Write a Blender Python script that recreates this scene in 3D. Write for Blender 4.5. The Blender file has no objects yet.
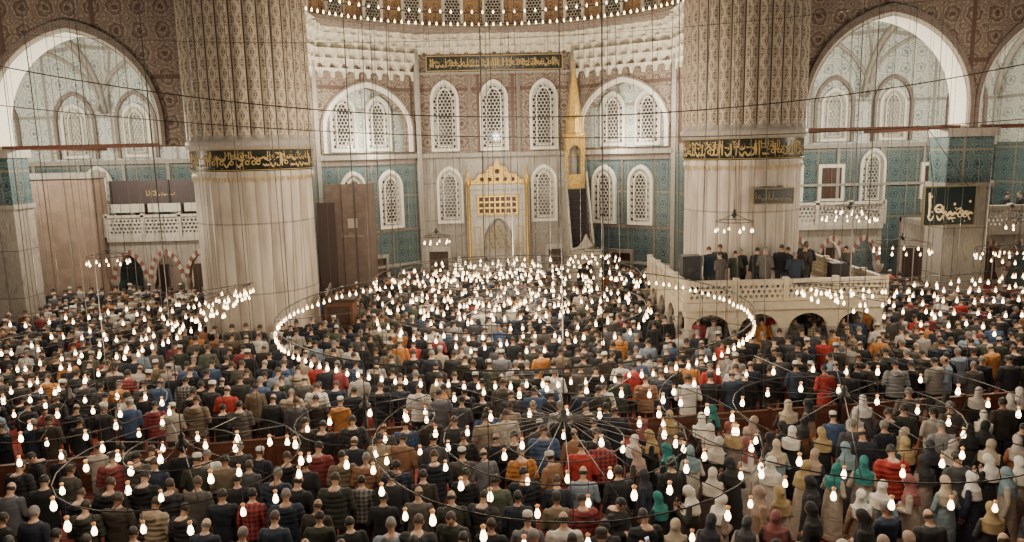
import bpy, bmesh, math, random
from mathutils import Vector, Matrix, noise
random.seed(11)
SC=bpy.context.scene
COL=SC.collection
pi=math.pi

# ------------------------------------------------------------------ materials
def newmat(name):
    m=bpy.data.materials.new(name); m.use_nodes=True
    nt=m.node_tree; b=nt.nodes["Principled BSDF"]
    return m,nt,b
def plain(name,c,rough=.6,metal=0,bump=0,bscale=20,var=0.0):
    m,nt,b=newmat(name)
    b.inputs["Base Color"].default_value=(*c,1); b.inputs["Roughness"].default_value=rough; b.inputs["Metallic"].default_value=metal
    if bump or var:
        tc=nt.nodes.new("ShaderNodeTexCoord"); n=nt.nodes.new("ShaderNodeTexNoise"); n.inputs["Scale"].default_value=bscale
        n.inputs["Detail"].default_value=4
        nt.links.new(tc.outputs["Object"],n.inputs["Vector"])
        if bump:
            bp=nt.nodes.new("ShaderNodeBump"); bp.inputs["Strength"].default_value=bump; bp.inputs["Distance"].default_value=.02
            nt.links.new(n.outputs["Fac"],bp.inputs["Height"]); nt.links.new(bp.outputs["Normal"],b.inputs["Normal"])
        if var:
            r=nt.nodes.new("ShaderNodeValToRGB"); r.color_ramp.elements[0].position=.35; r.color_ramp.elements[1].position=.65
            r.color_ramp.elements[0].color=(*[x*(1-var) for x in c],1); r.color_ramp.elements[1].color=(*[min(1,x*(1+var)) for x in c],1)
            nt.links.new(n.outputs["Fac"],r.inputs["Fac"]); nt.links.new(r.outputs["Color"],b.inputs["Base Color"])
    return m
def emis(name,c,s):
    m,nt,b=newmat(name)
    b.inputs["Base Color"].default_value=(*c,1)
    b.inputs["Emission Color"].default_value=(*c,1); b.inputs["Emission Strength"].default_value=s
    try: m.cycles.emission_sampling='NONE'
    except Exception: pass
    return m
def M(nt,op,a,b=None,c=None):
    n=nt.nodes.new("ShaderNodeMath"); n.operation=op
    for i,x in enumerate((a,b,c)):
        if x is None: continue
        if isinstance(x,(int,float)): n.inputs[i].default_value=x
        else: nt.links.new(x,n.inputs[i])
    return n.outputs[0]
def ramp(nt,fac,stops,interp='LINEAR'):
    r=nt.nodes.new("ShaderNodeValToRGB"); cr=r.color_ramp; cr.interpolation=interp
    while len(cr.elements)>1: cr.elements.remove(cr.elements[-1])
    cr.elements[0].position=stops[0][0]; cr.elements[0].color=(*stops[0][1],1)
    for p,c in stops[1:]:
        e=cr.elements.new(p); e.color=(*c,1)
    nt.links.new(fac,r.inputs["Fac"]); return r.outputs["Color"]
def mix(nt,f,a,b,mode='MIX'):
    n=nt.nodes.new("ShaderNodeMix"); n.data_type='RGBA'; n.blend_type=mode
    if isinstance(f,(int,float)): n.inputs[0].default_value=f
    else: nt.links.new(f,n.inputs[0])
    for i,x in ((6,a),(7,b)):
        if isinstance(x,tuple): n.inputs[i].default_value=(*x,1)
        else: nt.links.new(x,n.inputs[i])
    return n.outputs[2]
def wallvec(nt,sx=1,sz=1):
    g=nt.nodes.new("ShaderNodeNewGeometry"); s=nt.nodes.new("ShaderNodeSeparateXYZ"); nt.links.new(g.outputs["Position"],s.inputs[0])
    ax=M(nt,'ABSOLUTE',s.outputs[0]); u=M(nt,'MULTIPLY_ADD',s.outputs[1],-.75,ax)
    c=nt.nodes.new("ShaderNodeCombineXYZ")
    nt.links.new(M(nt,'MULTIPLY',u,sx),c.inputs[0]); nt.links.new(M(nt,'MULTIPLY',s.outputs[2],sz),c.inputs[1])
    return c.outputs[0]
def ornate(name,base,mid,dark,scale=1.6,rough=.5,fine=6.0,bump=.25,vec=None,edge=None,frame=None):
    m,nt,b=newmat(name)
    v=vec(nt) if vec else wallvec(nt,scale,scale)
    no=nt.nodes.new("ShaderNodeTexNoise"); no.inputs["Scale"].default_value=fine; no.inputs["Detail"].default_value=2; nt.links.new(v,no.inputs["Vector"])
    vo=nt.nodes.new("ShaderNodeTexVoronoi"); vo.voronoi_dimensions='2D'; vo.inputs["Randomness"].default_value=0; vo.inputs["Scale"].default_value=1
    nt.links.new(v,vo.inputs["Vector"])
    d=M(nt,'ADD',vo.outputs["Distance"],M(nt,'MULTIPLY',M(nt,'SUBTRACT',no.outputs["Fac"],.5),.35))
    c1=ramp(nt,d,[(0,dark),(.12,dark),(.15,base),(.25,mid),(.33,dark),(.37,base),(.5,mid),(.58,base),(.62,dark),(.7,base)],'LINEAR')
    vo2=nt.nodes.new("ShaderNodeTexVoronoi"); vo2.voronoi_dimensions='2D'; vo2.feature='DISTANCE_TO_EDGE'; vo2.inputs["Scale"].default_value=fine; vo2.inputs["Randomness"].default_value=.55
    nt.links.new(v,vo2.inputs["Vector"])
    vine=ramp(nt,vo2.outputs["Distance"],[(0,(1,1,1)),(.10,(1,1,1)),(.16,(0,0,0))])
    col=mix(nt,M(nt,'MULTIPLY',vine,.55),c1,mid)
    if edge or frame:
        s=nt.nodes.new("ShaderNodeSeparateXYZ"); nt.links.new(v,s.inputs[0])
    if edge:
        fr=M(nt,'ABSOLUTE',M(nt,'SUBTRACT',M(nt,'FRACT',s.outputs[0]),.5)); col=mix(nt,M(nt,'GREATER_THAN',fr,.44),col,edge)
    if frame:
        fw,fc=frame
        a=M(nt,'ABSOLUTE',M(nt,'SUBTRACT',M(nt,'FRACT',M(nt,'MULTIPLY',s.outputs[0],fw)),.5)); e=M(nt,'ABSOLUTE',M(nt,'SUBTRACT',M(nt,'FRACT',M(nt,'MULTIPLY',s.outputs[1],fw)),.5))
        col=mix(nt,M(nt,'GREATER_THAN',M(nt,'MAXIMUM',a,e),.475),col,fc)
    nt.links.new(col,b.inputs["Base Color"]); b.inputs["Roughness"].default_value=rough
    bp=nt.nodes.new("ShaderNodeBump"); bp.inputs["Strength"].default_value=bump; bp.inputs["Distance"].default_value=.03
    nt.links.new(d,bp.inputs["Height"]); nt.links.new(bp.outputs["Normal"],b.inputs["Normal"])
    return m
def marble(name,c,seam,bw=1.4,bh=2.2,rough=.45):
    m,nt,b=newmat(name); v=wallvec(nt)
    br=nt.nodes.new("ShaderNodeTexBrick"); br.offset=0
    br.inputs["Scale"].default_value=1; br.inputs["Brick Width"].default_value=bw; br.inputs["Row Height"].default_value=bh; br.inputs["Mortar Size"].default_value=.02
    br.inputs["Color1"].default_value=(*c,1); br.inputs["Color2"].default_value=(*[x*.8 for x in c],1); br.inputs["Mortar"].default_value=(*seam,1)
    nt.links.new(v,br.inputs["Vector"])
    n=nt.nodes.new("ShaderNodeTexNoise"); n.inputs["Scale"].default_value=.9; n.inputs["Detail"].default_value=6; n.inputs["Distortion"].default_value=2.5
    mp=nt.nodes.new("ShaderNodeMapping"); mp.inputs["Scale"].default_value=(2.5,.5,1); nt.links.new(v,mp.inputs[0]); nt.links.new(mp.outputs[0],n.inputs["Vector"])
    f=ramp(nt,n.outputs["Fac"],[(.3,(.5,.5,.52)),(.5,(1,1,1)),(.56,(.7,.69,.68)),(.7,(1,1,1))])
    nt.links.new(mix(nt,.85,br.outputs["Color"],f,'MULTIPLY'),b.inputs["Base Color"]); b.inputs["Roughness"].default_value=rough
    return m

TILE=ornate("iznik_tile",(.17,.21,.195),(.045,.085,.095),(.015,.03,.05),1.5,.35,4,.1,frame=(.333,(.20,.165,.12)))
TILE_L=ornate("light_tile",(.70,.66,.56),(.36,.40,.38),(.16,.20,.23),1.1,.5,5,.1,frame=(.25,(.24,.22,.19)))
BROWN=ornate("arabesque_spandrel",(.33,.275,.215),(.15,.10,.075),(.08,.035,.025),1.0,.6,5,.25,frame=(.25,(.10,.055,.04)))
BROWN2=ornate("arabesque_band",(.30,.26,.21),(.12,.095,.085),(.17,.07,.045),2.2,.6,4,.2)
GOLDPAT=ornate("gilded_arabesque",(.50,.36,.17),(.24,.12,.06),(.10,.05,.05),1.4,.5,5,.2)
MUQ=plain("muqarnas_plaster",(.60,.54,.43),.6,0,.3,6,.22)
MARB=marble("marble_panels",(.37,.33,.28),(.11,.09,.08))
MARBL=marble("marble_light",(.54,.49,.42),(.25,.22,.20),3,5)
WHITE=plain("white_plaster",(.70,.65,.56),.6,0,.1,8,.06)
LATT=plain("lattice_plaster",(.42,.39,.33),.6,0,.1,8,.1)
GREYST=plain("grey_stone",(.28,.25,.215),.6,0,.2,6,.12)
GOLD=plain("gold_leaf",(.46,.29,.08),.4,.5,.3,12,.35)
GOLDP=plain("gold_paint",(.42,.29,.10),.5,.1)
BLACKP=plain("black_green_panel",(.010,.014,.012),.35)
IRON=plain("dark_iron",(.04,.035,.032),.5,.5)
CABLE=plain("cable_steel",(.10,.085,.075),.5,.3)
RODM=plain("red_brown_tie",(.14,.05,.03),.6)
GLASSD=ornate("stained_glass_dark",(.03,.035,.05),(.02,.03,.05),(.14,.05,.02),6,.15,3,0)
DARKW=plain("dark_wood",(.055,.028,.018),.45,0,.2,10,.3)
WOOD=plain("brown_wood",(.15,.06,.035),.5,0,.2,8,.25)
TAUPE=plain("taupe_screen",(.15,.105,.085),.8,0,.2,3,.12)
BRBOX=plain("beige_brown_cladding",(.25,.175,.13),.6,0,.1,2,.15)
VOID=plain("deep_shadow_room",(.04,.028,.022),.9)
BULB=emis("lamp_bulb_glow",(1,.79,.46),13)
GLASSL=emis("lamp_glass",(1,.5,.2),.25)
REDST=plain("red_stone",(.20,.065,.045),.6)

def pier_vec(N,vs):
    def f(nt):
        tc=nt.nodes.new("ShaderNodeTexCoord"); s=nt.nodes.new("ShaderNodeSeparateXYZ"); nt.links.new(tc.outputs["Object"],s.inputs[0])
        a=M(nt,'MULTIPLY',M(nt,'ARCTAN2',s.outputs[1],s.outputs[0]),N/(2*pi))
        c=nt.nodes.new("ShaderNodeCombineXYZ"); nt.links.new(a,c.inputs[0]); nt.links.new(M(nt,'MULTIPLY',s.outputs[2],vs),c.inputs[1]); return c.outputs[0]
    return f
NF=30
def pier_upper():
    m,nt,b=newmat("pier_arabesque"); v=pier_vec(NF,1.25)(nt); s=nt.nodes.new("ShaderNodeSeparateXYZ"); nt.links.new(v,s.inputs[0])
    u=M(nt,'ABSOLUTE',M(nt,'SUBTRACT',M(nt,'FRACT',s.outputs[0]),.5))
    w=M(nt,'ABSOLUTE',M(nt,'SUBTRACT',M(nt,'FRACT',s.outputs[1]),.5))
    cm=nt.nodes.new("ShaderNodeCombineXYZ"); nt.links.new(u,cm.inputs[0]); nt.links.new(w,cm.inputs[1])
    og=M(nt,'ADD',u,M(nt,'MULTIPLY',M(nt,'COSINE',M(nt,'MULTIPLY',w,2*pi)),-.17))
    line1=M(nt,'LESS_THAN',M(nt,'ABSOLUTE',M(nt,'SUBTRACT',og,.17)),.045)
    line2=M(nt,'LESS_THAN',M(nt,'ABSOLUTE',M(nt,'SUBTRACT',og,.02)),.03)
    vo=nt.nodes.new("ShaderNodeTexVoronoi"); vo.voronoi_dimensions='2D'; vo.feature='DISTANCE_TO_EDGE'; vo.inputs["Scale"].default_value=6; vo.inputs["Randomness"].default_value=.8; nt.links.new(cm.outputs[0],vo.inputs["Vector"])
    leaf=M(nt,'LESS_THAN',vo.outputs["Distance"],.09)
    f=M(nt,'MAXIMUM',M(nt,'MAXIMUM',line1,line2),leaf)
    c=mix(nt,f,(.16,.11,.08),(.50,.42,.31))
    c=mix(nt,M(nt,'GREATER_THAN',u,.44),c,(.075,.045,.035))  # shade in the grooves between ribs, painted dark into the colour
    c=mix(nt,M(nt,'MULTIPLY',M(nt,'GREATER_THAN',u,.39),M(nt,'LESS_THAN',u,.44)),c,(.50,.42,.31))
    nt.links.new(c,b.inputs["Base Color"]); b.inputs["Roughness"].default_value=.6
    bp=nt.nodes.new("ShaderNodeBump"); bp.inputs["Strength"].default_value=.8; bp.inputs["Distance"].default_value=.04
    nt.links.new(f,bp.inputs["Height"]); nt.links.new(bp.outputs["Normal"],b.inputs["Normal"])
    return m
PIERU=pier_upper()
def pier_marble():
    m,nt,b=newmat("pier_marble"); v=pier_vec(NF,.35)(nt)
    n=nt.nodes.new("ShaderNodeTexNoise"); n.inputs["Scale"].default_value=1.2; n.inputs["Detail"].default_value=6; nt.links.new(v,n.inputs["Vector"])
    s=nt.nodes.new("ShaderNodeSeparateXYZ"); nt.links.new(v,s.inputs[0])
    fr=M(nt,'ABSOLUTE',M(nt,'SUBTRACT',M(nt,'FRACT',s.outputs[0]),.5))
    st=ramp(nt,fr,[(0,(.97,.97,.97)),(.40,(1,1,1)),(.46,(.8,.77,.74)),(.5,(.5,.45,.41))])  # painted groove shade: marble colour darkens towards each flute cusp
    wn_=nt.nodes.new("ShaderNodeTexWhiteNoise"); wn_.noise_dimensions='2D'; cc=nt.nodes.new("ShaderNodeCombineXYZ")
    nt.links.new(M(nt,'FLOOR',s.outputs[0]),cc.inputs[0]); nt.links.new(M(nt,'FLOOR',s.outputs[1]),cc.inputs[1]); nt.links.new(cc.outputs[0],wn_.inputs["Vector"])
    sl=ramp(nt,wn_.outputs["Value"],[(0,(.70,.68,.66)),(1,(1,1,1))])
    hz=M(nt,'FRACT',s.outputs[1]); hb=ramp(nt,hz,[(0,(.6,.57,.55)),(.02,(1,1,1))],'CONSTANT')
    c=ramp(nt,n.outputs["Fac"],[(.3,(.36,.29,.235)),(.5,(.51,.44,.365)),(.7,(.62,.55,.47))])
    x=mix(nt,1,mix(nt,1,c,st,'MULTIPLY'),hb,'MULTIPLY')
    nt.links.new(mix(nt,1,x,sl,'MULTIPLY'),b.inputs["Base Color"]); b.inputs["Roughness"].default_value=.5
    return m
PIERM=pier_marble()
def carpet():
    m,nt,b=newmat("red_carpet")
    g=nt.nodes.new("ShaderNodeNewGeometry"); s=nt.nodes.new("ShaderNodeSeparateXYZ"); nt.links.new(g.outputs["Position"],s.inputs[0])
    fy=M(nt,'FRACT',M(nt,'DIVIDE',s.outputs[1],1.05))
    c=ramp(nt,fy,[(0,(.03,.05,.10)),(.06,(.26,.04,.025)),(.9,(.22,.03,.02)),(.96,(.3,.17,.09))],'CONSTANT')
    vo=nt.nodes.new("ShaderNodeTexVoronoi"); vo.inputs["Scale"].default_value=5; nt.links.new(g.outputs["Position"],vo.inputs["Vector"])
    c2=ramp(nt,vo.outputs["Distance"],[(.1,(.5,.4,.3)),(.25,(1,1,1))])
    nt.links.new(mix(nt,.5,c,c2,'MULTIPLY'),b.inputs["Base Color"]); b.inputs["Roughness"].default_value=.95
    return m
CARPET=carpet()

# ------------------------------------------------------------------ mesh builder
def frameM(o,d):
    d=Vector((d[0],d[1],0)).normalized(); n=Vector((d.y,-d.x,0))
    return Matrix(((d.x,0,n.x,o[0]),(d.y,0,n.y,o[1]),(0,1,0,o[2]),(0,0,0,1)))
def panel(outlines,th):
    cu=bpy.data.curves.new("tmp",'CURVE'); cu.dimensions='2D'; cu.fill_mode='BOTH'; cu.extrude=th/2
    for o in outlines:
        s=cu.splines.new('POLY'); s.points.add(len(o)-1); s.use_cyclic_u=True
        for p,q in zip(s.points,o): p.co=(q[0],q[1],0,1)
    ob=bpy.data.objects.new("tmp",cu); COL.objects.link(ob)
    dg=bpy.context.evaluated_depsgraph_get(); me=ob.evaluated_get(dg).to_mesh()
    v=[tuple(x.co) for x in me.vertices]; f=[tuple(p.vertices) for p in me.polygons]
    ob.evaluated_get(dg).to_mesh_clear(); bpy.data.objects.remove(ob); bpy.data.curves.remove(cu)
    return v,f
class MB:
    def __init__(s): s.v=[];s.f=[];s.m=[];s.sm=[]
    def add(s,v,f,m=0,mat=None,smooth=False):
        o=len(s.v)
        if mat is not None: v=[tuple(mat@Vector(p)) for p in v]
        s.v+=v; s.f+=[tuple(i+o for i in q) for q in f]; s.m+=[m]*len(f); s.sm+=[smooth]*len(f)
    def box(s,x0,y0,z0,x1,y1,z1,m=0,mat=None):
        v=[(x,y,z) for z in(z0,z1) for y in(y0,y1) for x in(x0,x1)]
        f=[(0,2,3,1),(4,5,7,6),(0,1,5,4),(2,6,7,3),(0,4,6,2),(1,3,7,5)]
        s.add(v,f,m,mat)
    def tube(s,pts,rad,n=8,m=0,cap=True,sx=1,sy=1,smooth=True,ref=None,closed=False):
        pts=[Vector(p) for p in pts]; 
        if isinstance(rad,(int,float)): rad=[rad]*len(pts)
        v=[];f=[];N=len(pts); a=None
        for i,p in enumerate(pts):
            if closed: t=pts[(i+1)%N]-pts[i-1]
            else: t=pts[min(i+1,N-1)]-pts[max(i-1,0)]
            t.normalize()
            if a is None:
                r=Vector(ref) if ref else (Vector((1,0,0)) if abs(t.x)<.9 else Vector((0,1,0)))
                a=(r-t*r.dot(t)).normalized()
            else: a=(a-t*a.dot(t)).normalized()
            b=t.cross(a)
            for k in range(n):
                w=2*pi*k/n; v.append(tuple(p+a*math.cos(w)*rad[i]*sx+b*math.sin(w)*rad[i]*sy))
        R=N if closed else N-1
        for i in range(R):
            j=(i+1)%N
            for k in range(n):
                l=(k+1)%n; f.append((i*n+k,i*n+l,j*n+l,j*n+k))
        if cap and not closed:
            f.append(tuple(range(n-1,-1,-1))); f.append(tuple((N-1)*n+k for k in range(n)))
        s.add(v,f,m,None,smooth)
    def capsule(s,p0,r0,p1,r1,m=0,n=12,sx=1,sy=1,ref=None):
        p0=Vector(p0);p1=Vector(p1); d=(p1-p0).normalized(); pts=[];rad=[]
        for a in (85,60,35,10): 
            a=math.radians(a); pts.append(p0-d*r0*math.sin(a)); rad.append(r0*math.cos(a))
        for a in (10,35,60,85):
            a=math.radians(a); pts.append(p1+d*r1*math.sin(a)); rad.append(r1*math.cos(a))
        s.tube(pts,rad,n,m,True,sx,sy,True,ref)
    def ell(s,c,r,m=0,mat=None,n=14,k=9):
        v=[(c[0],c[1],c[2]-r[2])];f=[]
        for i in range(1,k):
            a=-pi/2+pi*i/k
            for j in range(n):
                w=2*pi*j/n; v.append((c[0]+r[0]*math.cos(a)*math.cos(w),c[1]+r[1]*math.cos(a)*math.sin(w),c[2]+r[2]*math.sin(a)))
        v.append((c[0],c[1],c[2]+r[2])); T=len(v)-1
        for j in range(n):
            l=(j+1)%n; f.append((0,1+l,1+j)); f.append((T,1+(k-2)*n+j,1+(k-2)*n+l))
            for i in range(k-2): f.append((1+i*n+j,1+i*n+l,1+(i+1)*n+l,1+(i+1)*n+j))
        s.add(v,f,m,mat,True)
    def loft(s,rings,m=0,n=20,mat=None):
        v=[];f=[]
        for z,cx,cy,rx,ry in rings:
            for k in range(n):
                w=2*pi*k/n; v.append((cx+rx*math.cos(w),cy+ry*math.sin(w),z))
        for i in range(len(rings)-1):
            for k in range(n):
                l=(k+1)%n; f.append((i*n+k,i*n+l,(i+1)*n+l,(i+1)*n+k))
        f.append(tuple(range(n-1,-1,-1))); f.append(tuple((len(rings)-1)*n+k for k in range(n)))
        s.add(v,f,m,mat,True)
    def lathe(s,prof,c=(0,0,0),n=24,m=0,amp=0,nf=0,smooth=True,mlist=None,ph=0):
        base=len(s.v); K=len(prof)
        for pr in prof:
            r,z=pr[0],pr[1]; A=pr[2] if len(pr)>2 else 0
            for k in range(n):
                w=2*pi*k/n+ph; rr=r
                if A: rr=r-A+A*abs(math.sin(w*nf/2))
                s.v.append((c[0]+rr*math.cos(w),c[1]+rr*math.sin(w),c[2]+z))
        for i in range(K-1):
            for k in range(n):
                l=(k+1)%n; s.f.append((base+i*n+k,base+i*n+l,base+(i+1)*n+l,base+(i+1)*n+k)); s.m.append(mlist[i] if mlist else m); s.sm.append(smooth)
    def panel(s,outl,th,m=0,mat=None):
        v,f=panel(outl,th); s.add(v,f,m,mat)
    def obj(s,name,mats,parent=None,loc=None):
        me=bpy.data.meshes.new(name); me.from_pydata(s.v,[],s.f)
        for x in mats: me.materials.append(x)
        me.polygons.foreach_set("material_index",s.m); me.polygons.foreach_set("use_smooth",s.sm); me.update()
        ob=bpy.data.objects.new(name,me); COL.objects.link(ob)
        if loc: ob.location=loc
        if parent: ob.parent=parent
        return ob
def empty(name,loc=(0,0,0)):
    e=bpy.data.objects.new(name,None); e.location=loc; COL.objects.link(e); return e

def arch_half(z,hw,zs,zt,k=.3):
    H=hw*math.sqrt(1+2*k); sc=(zt-zs)/H
    if z<=zs: return hw
    q=(z-zs)/sc; R=hw*(1+k)
    return max(0,math.sqrt(max(0,R*R-q*q))-k*hw)
def arch_curve(cx,hw,zs,zt,k=.3,n=12):
    H=hw*math.sqrt(1+2*k); sc=(zt-zs)/H; R=hw*(1+k); amax=math.asin(H/R); r=[]
    for i in range(n+1):
        a=amax*i/n; r.append((cx+R*math.cos(a)-k*hw,zs+R*math.sin(a)*sc))
    l=[(2*cx-x,z) for x,z in reversed(r[:-1])]
    return r+l
def arch_poly(cx,hw,z0,zs,zt,k=.3,n=12):
    return [(cx+hw,z0)]+arch_curve(cx,hw,zs,zt,k,n)+[(cx-hw,z0)]
def circ(x,y,r,n=8,ph=0): return [(x+r*math.cos(2*pi*i/n+ph),y+r*math.sin(2*pi*i/n+ph)) for i in range(n)]
def rect(x0,y0,x1,y1): return [(x0,y0),(x1,y0),(x1,y1),(x0,y1)]

def callig(w,h,seed,T=.085):
    R=random.Random(seed); out=[]
    def ribbon(pts,th):
        q=[]
        for i,p in enumerate(pts):
            a=pts[max(0,i-1)];b=pts[min(len(pts)-1,i+1)]; dx,dy=b[0]-a[0],b[1]-a[1]; L=math.hypot(dx,dy) or 1
            t=th*(.35+.65*math.sin(pi*(i+.6)/(len(pts)+.2)))
            q.append(((p[0]-dy/L*t/2,p[1]+dx/L*t/2),(p[0]+dy/L*t/2,p[1]-dx/L*t/2)))
        for i in range(len(q)-1): out.append((q[i][0],q[i][1],q[i+1][1],q[i+1][0]))
    x=.1*h; T=T*h
    while x<w-.15*h:
        g=R.choice("abclodsa")
        if g=='a': ribbon([(x,.18*h),(x+.02*h,.5*h),(x-.02*h,.92*h)],T); x+=.2*h
        elif g=='b': ribbon([(x+.35*h*t,.42*h-.26*h*math.sin(pi*t)) for t in [i/8 for i in range(9)]],T*1.2); x+=.4*h
        elif g=='c': ribbon([(x+.12*h+.12*h*math.cos(a),.42*h+.12*h*math.sin(a)) for a in [i*.7 for i in range(10)]],T*.8); x+=.28*h
        elif g=='l': ribbon([(x+.2*h,.95*h),(x+.2*h,.4*h),(x+.1*h,.2*h),(x-.06*h,.22*h),(x-.1*h,.35*h)],T); x+=.28*h
        elif g=='o': ribbon([(x+.7*h*t,.66*h+.12*h*math.sin(2*pi*t)) for t in [i/9 for i in range(10)]],T*.9); x+=.12*h
        elif g=='s': ribbon([(x+.5*h*t,.25*h+.1*h*math.sin(3*2*pi*t)*(1-t)) for t in [i/14 for i in range(15)]],T); x+=.5*h
        if R.random()<.8:
            dx=x-.15*h; dy=R.choice([.08,.62,.8,.55])*h; d=.05*h
            if dx>0: out.append(((dx-d,dy),(dx,dy-d),(dx+d,dy),(dx,dy+d)))
    return out
def add_callig(mb,w,h,seed,m,fn,T=.085):
    for q in callig(w,h,seed,T):
        if max(p[0] for p in q)>w or min(p[0] for p in q)<0: continue
        mb.add([fn(*p) for p in q],[(0,1,2,3)],m)

# ------------------------------------------------------------------ windows
def make_window(w,h,rise,r=.095,frame=.15,name="window"):
    mb=MB(); hw=w/2; zs=h-rise
    mb.panel([arch_poly(0,hw+frame,-frame,zs,h+frame*1.4),arch_poly(0,hw,0,zs,h)],.22,0)
    holes=[]; dx=r*2.22; dz=dx*.87; j=0; z=r*1.5
    while z<h-r:
        xo=0 if j%2 else dx/2; x=-hw-xo
        while x<hw:
            if abs(x)+r*1.1<arch_half(z+r*.8,hw,zs,h): holes.append(circ(x,z,r,6,pi/6))
            x+=dx
        z+=dz; j+=1
    mb.panel([arch_poly(0,hw+.03,-.03,zs,h+.03)]+holes,.06,2)
    if w>1.2:
        mb.panel([arch_poly(0,hw*.66,.12,zs*.98,h*.94),arch_poly(0,hw*.66-.06,.18,zs*.98,h*.94-.09)],.14,0)
    mb.panel([arch_poly(0,hw+.03,-.03,zs,h+.03)],.01,1,Matrix.Translation((0,0,-.06)))
    ob=mb.obj(name,[WHITE,GLASSD,LATT]); me=ob.data; bpy.data.objects.remove(ob); return me
WUP=make_window(1.35,3.7,.9); WLO=make_window(1.25,3.0,.8); WTOP=make_window(.9,2.0,.5,.08); WUP2=make_window(1.3,2.75,.8)
wn=[0]
def put_window(me,mat):
    wn[0]+=1; ob=bpy.data.objects.new("window_%d"%wn[0],me); COL.objects.link(ob); ob.matrix_world=mat; return ob

# ------------------------------------------------------------------ room shell
mb=MB(); mb.box(-30,-4,-.3,30,45,0); mb.obj("floor",[CARPET])
YW=44.0
mb=MB()
F=frameM((0,YW,0),(1,0))
mb.panel([rect(-4.6,0,4.6,8.25)],.4,0,F@Matrix.Translation((0,0,-.2)))
mb.panel([rect(-4.6,8.25,4.6,18)],.4,1,F@Matrix.Translation((0,0,-.2)))
mb.obj("wall_qibla",[MARB,BROWN])
mb=MB()
mb.box(-4.6,YW-.22,8.12,4.6,YW,8.36,0); mb.box(-4.6,YW-.12,12.85,4.6,YW,12.97,0)
for x in(-4.55,-1.5,1.35,4.35): mb.box(x-.1,YW-.1,8.3,x+.1,YW,12.9,1)
for x in(-4.6,4.4): mb.box(x,YW-.35,0,x+.25,YW,14.4,0)
for x in(-1.95,1.9): mb.box(x-.05,YW-.08,0,x+.05,YW,8.1,0)
mb.box(-4.5,YW-.1,3.55,-1.9,YW,3.75,0); mb.box(1.9,YW-.1,3.55,4.5,YW,3.75,0)
mb.obj("trim_qibla",[GREYST,BROWN2])
for x in(-2.95,-.1,2.8): put_window(WUP,F@Matrix.Translation((x,8.62,.06)))
for x in(-2.8,2.75): put_window(WLO,F@Matrix.Translation((x,4.4,.06)))
mb=MB(); mb.box(-3.9,YW-.12,13.05,3.9,YW,13.85,0)
mb.panel([rect(-3.93,13.02,3.93,13.88),rect(-3.89,13.06,3.89,13.84)],.05,1,frameM((0,YW-.13,0),(1,0)))
add_callig(mb,7.6,.66,5,1,lambda a,b:(-3.8+a,YW-.135,13.12+b),.10); add_callig(mb,7.6,.5,6,1,lambda a,b:(-3.8+a,YW-.133,13.2+b),.07)
mb.obj("calligraphy_panel",[BLACKP,GOLDP])

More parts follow.
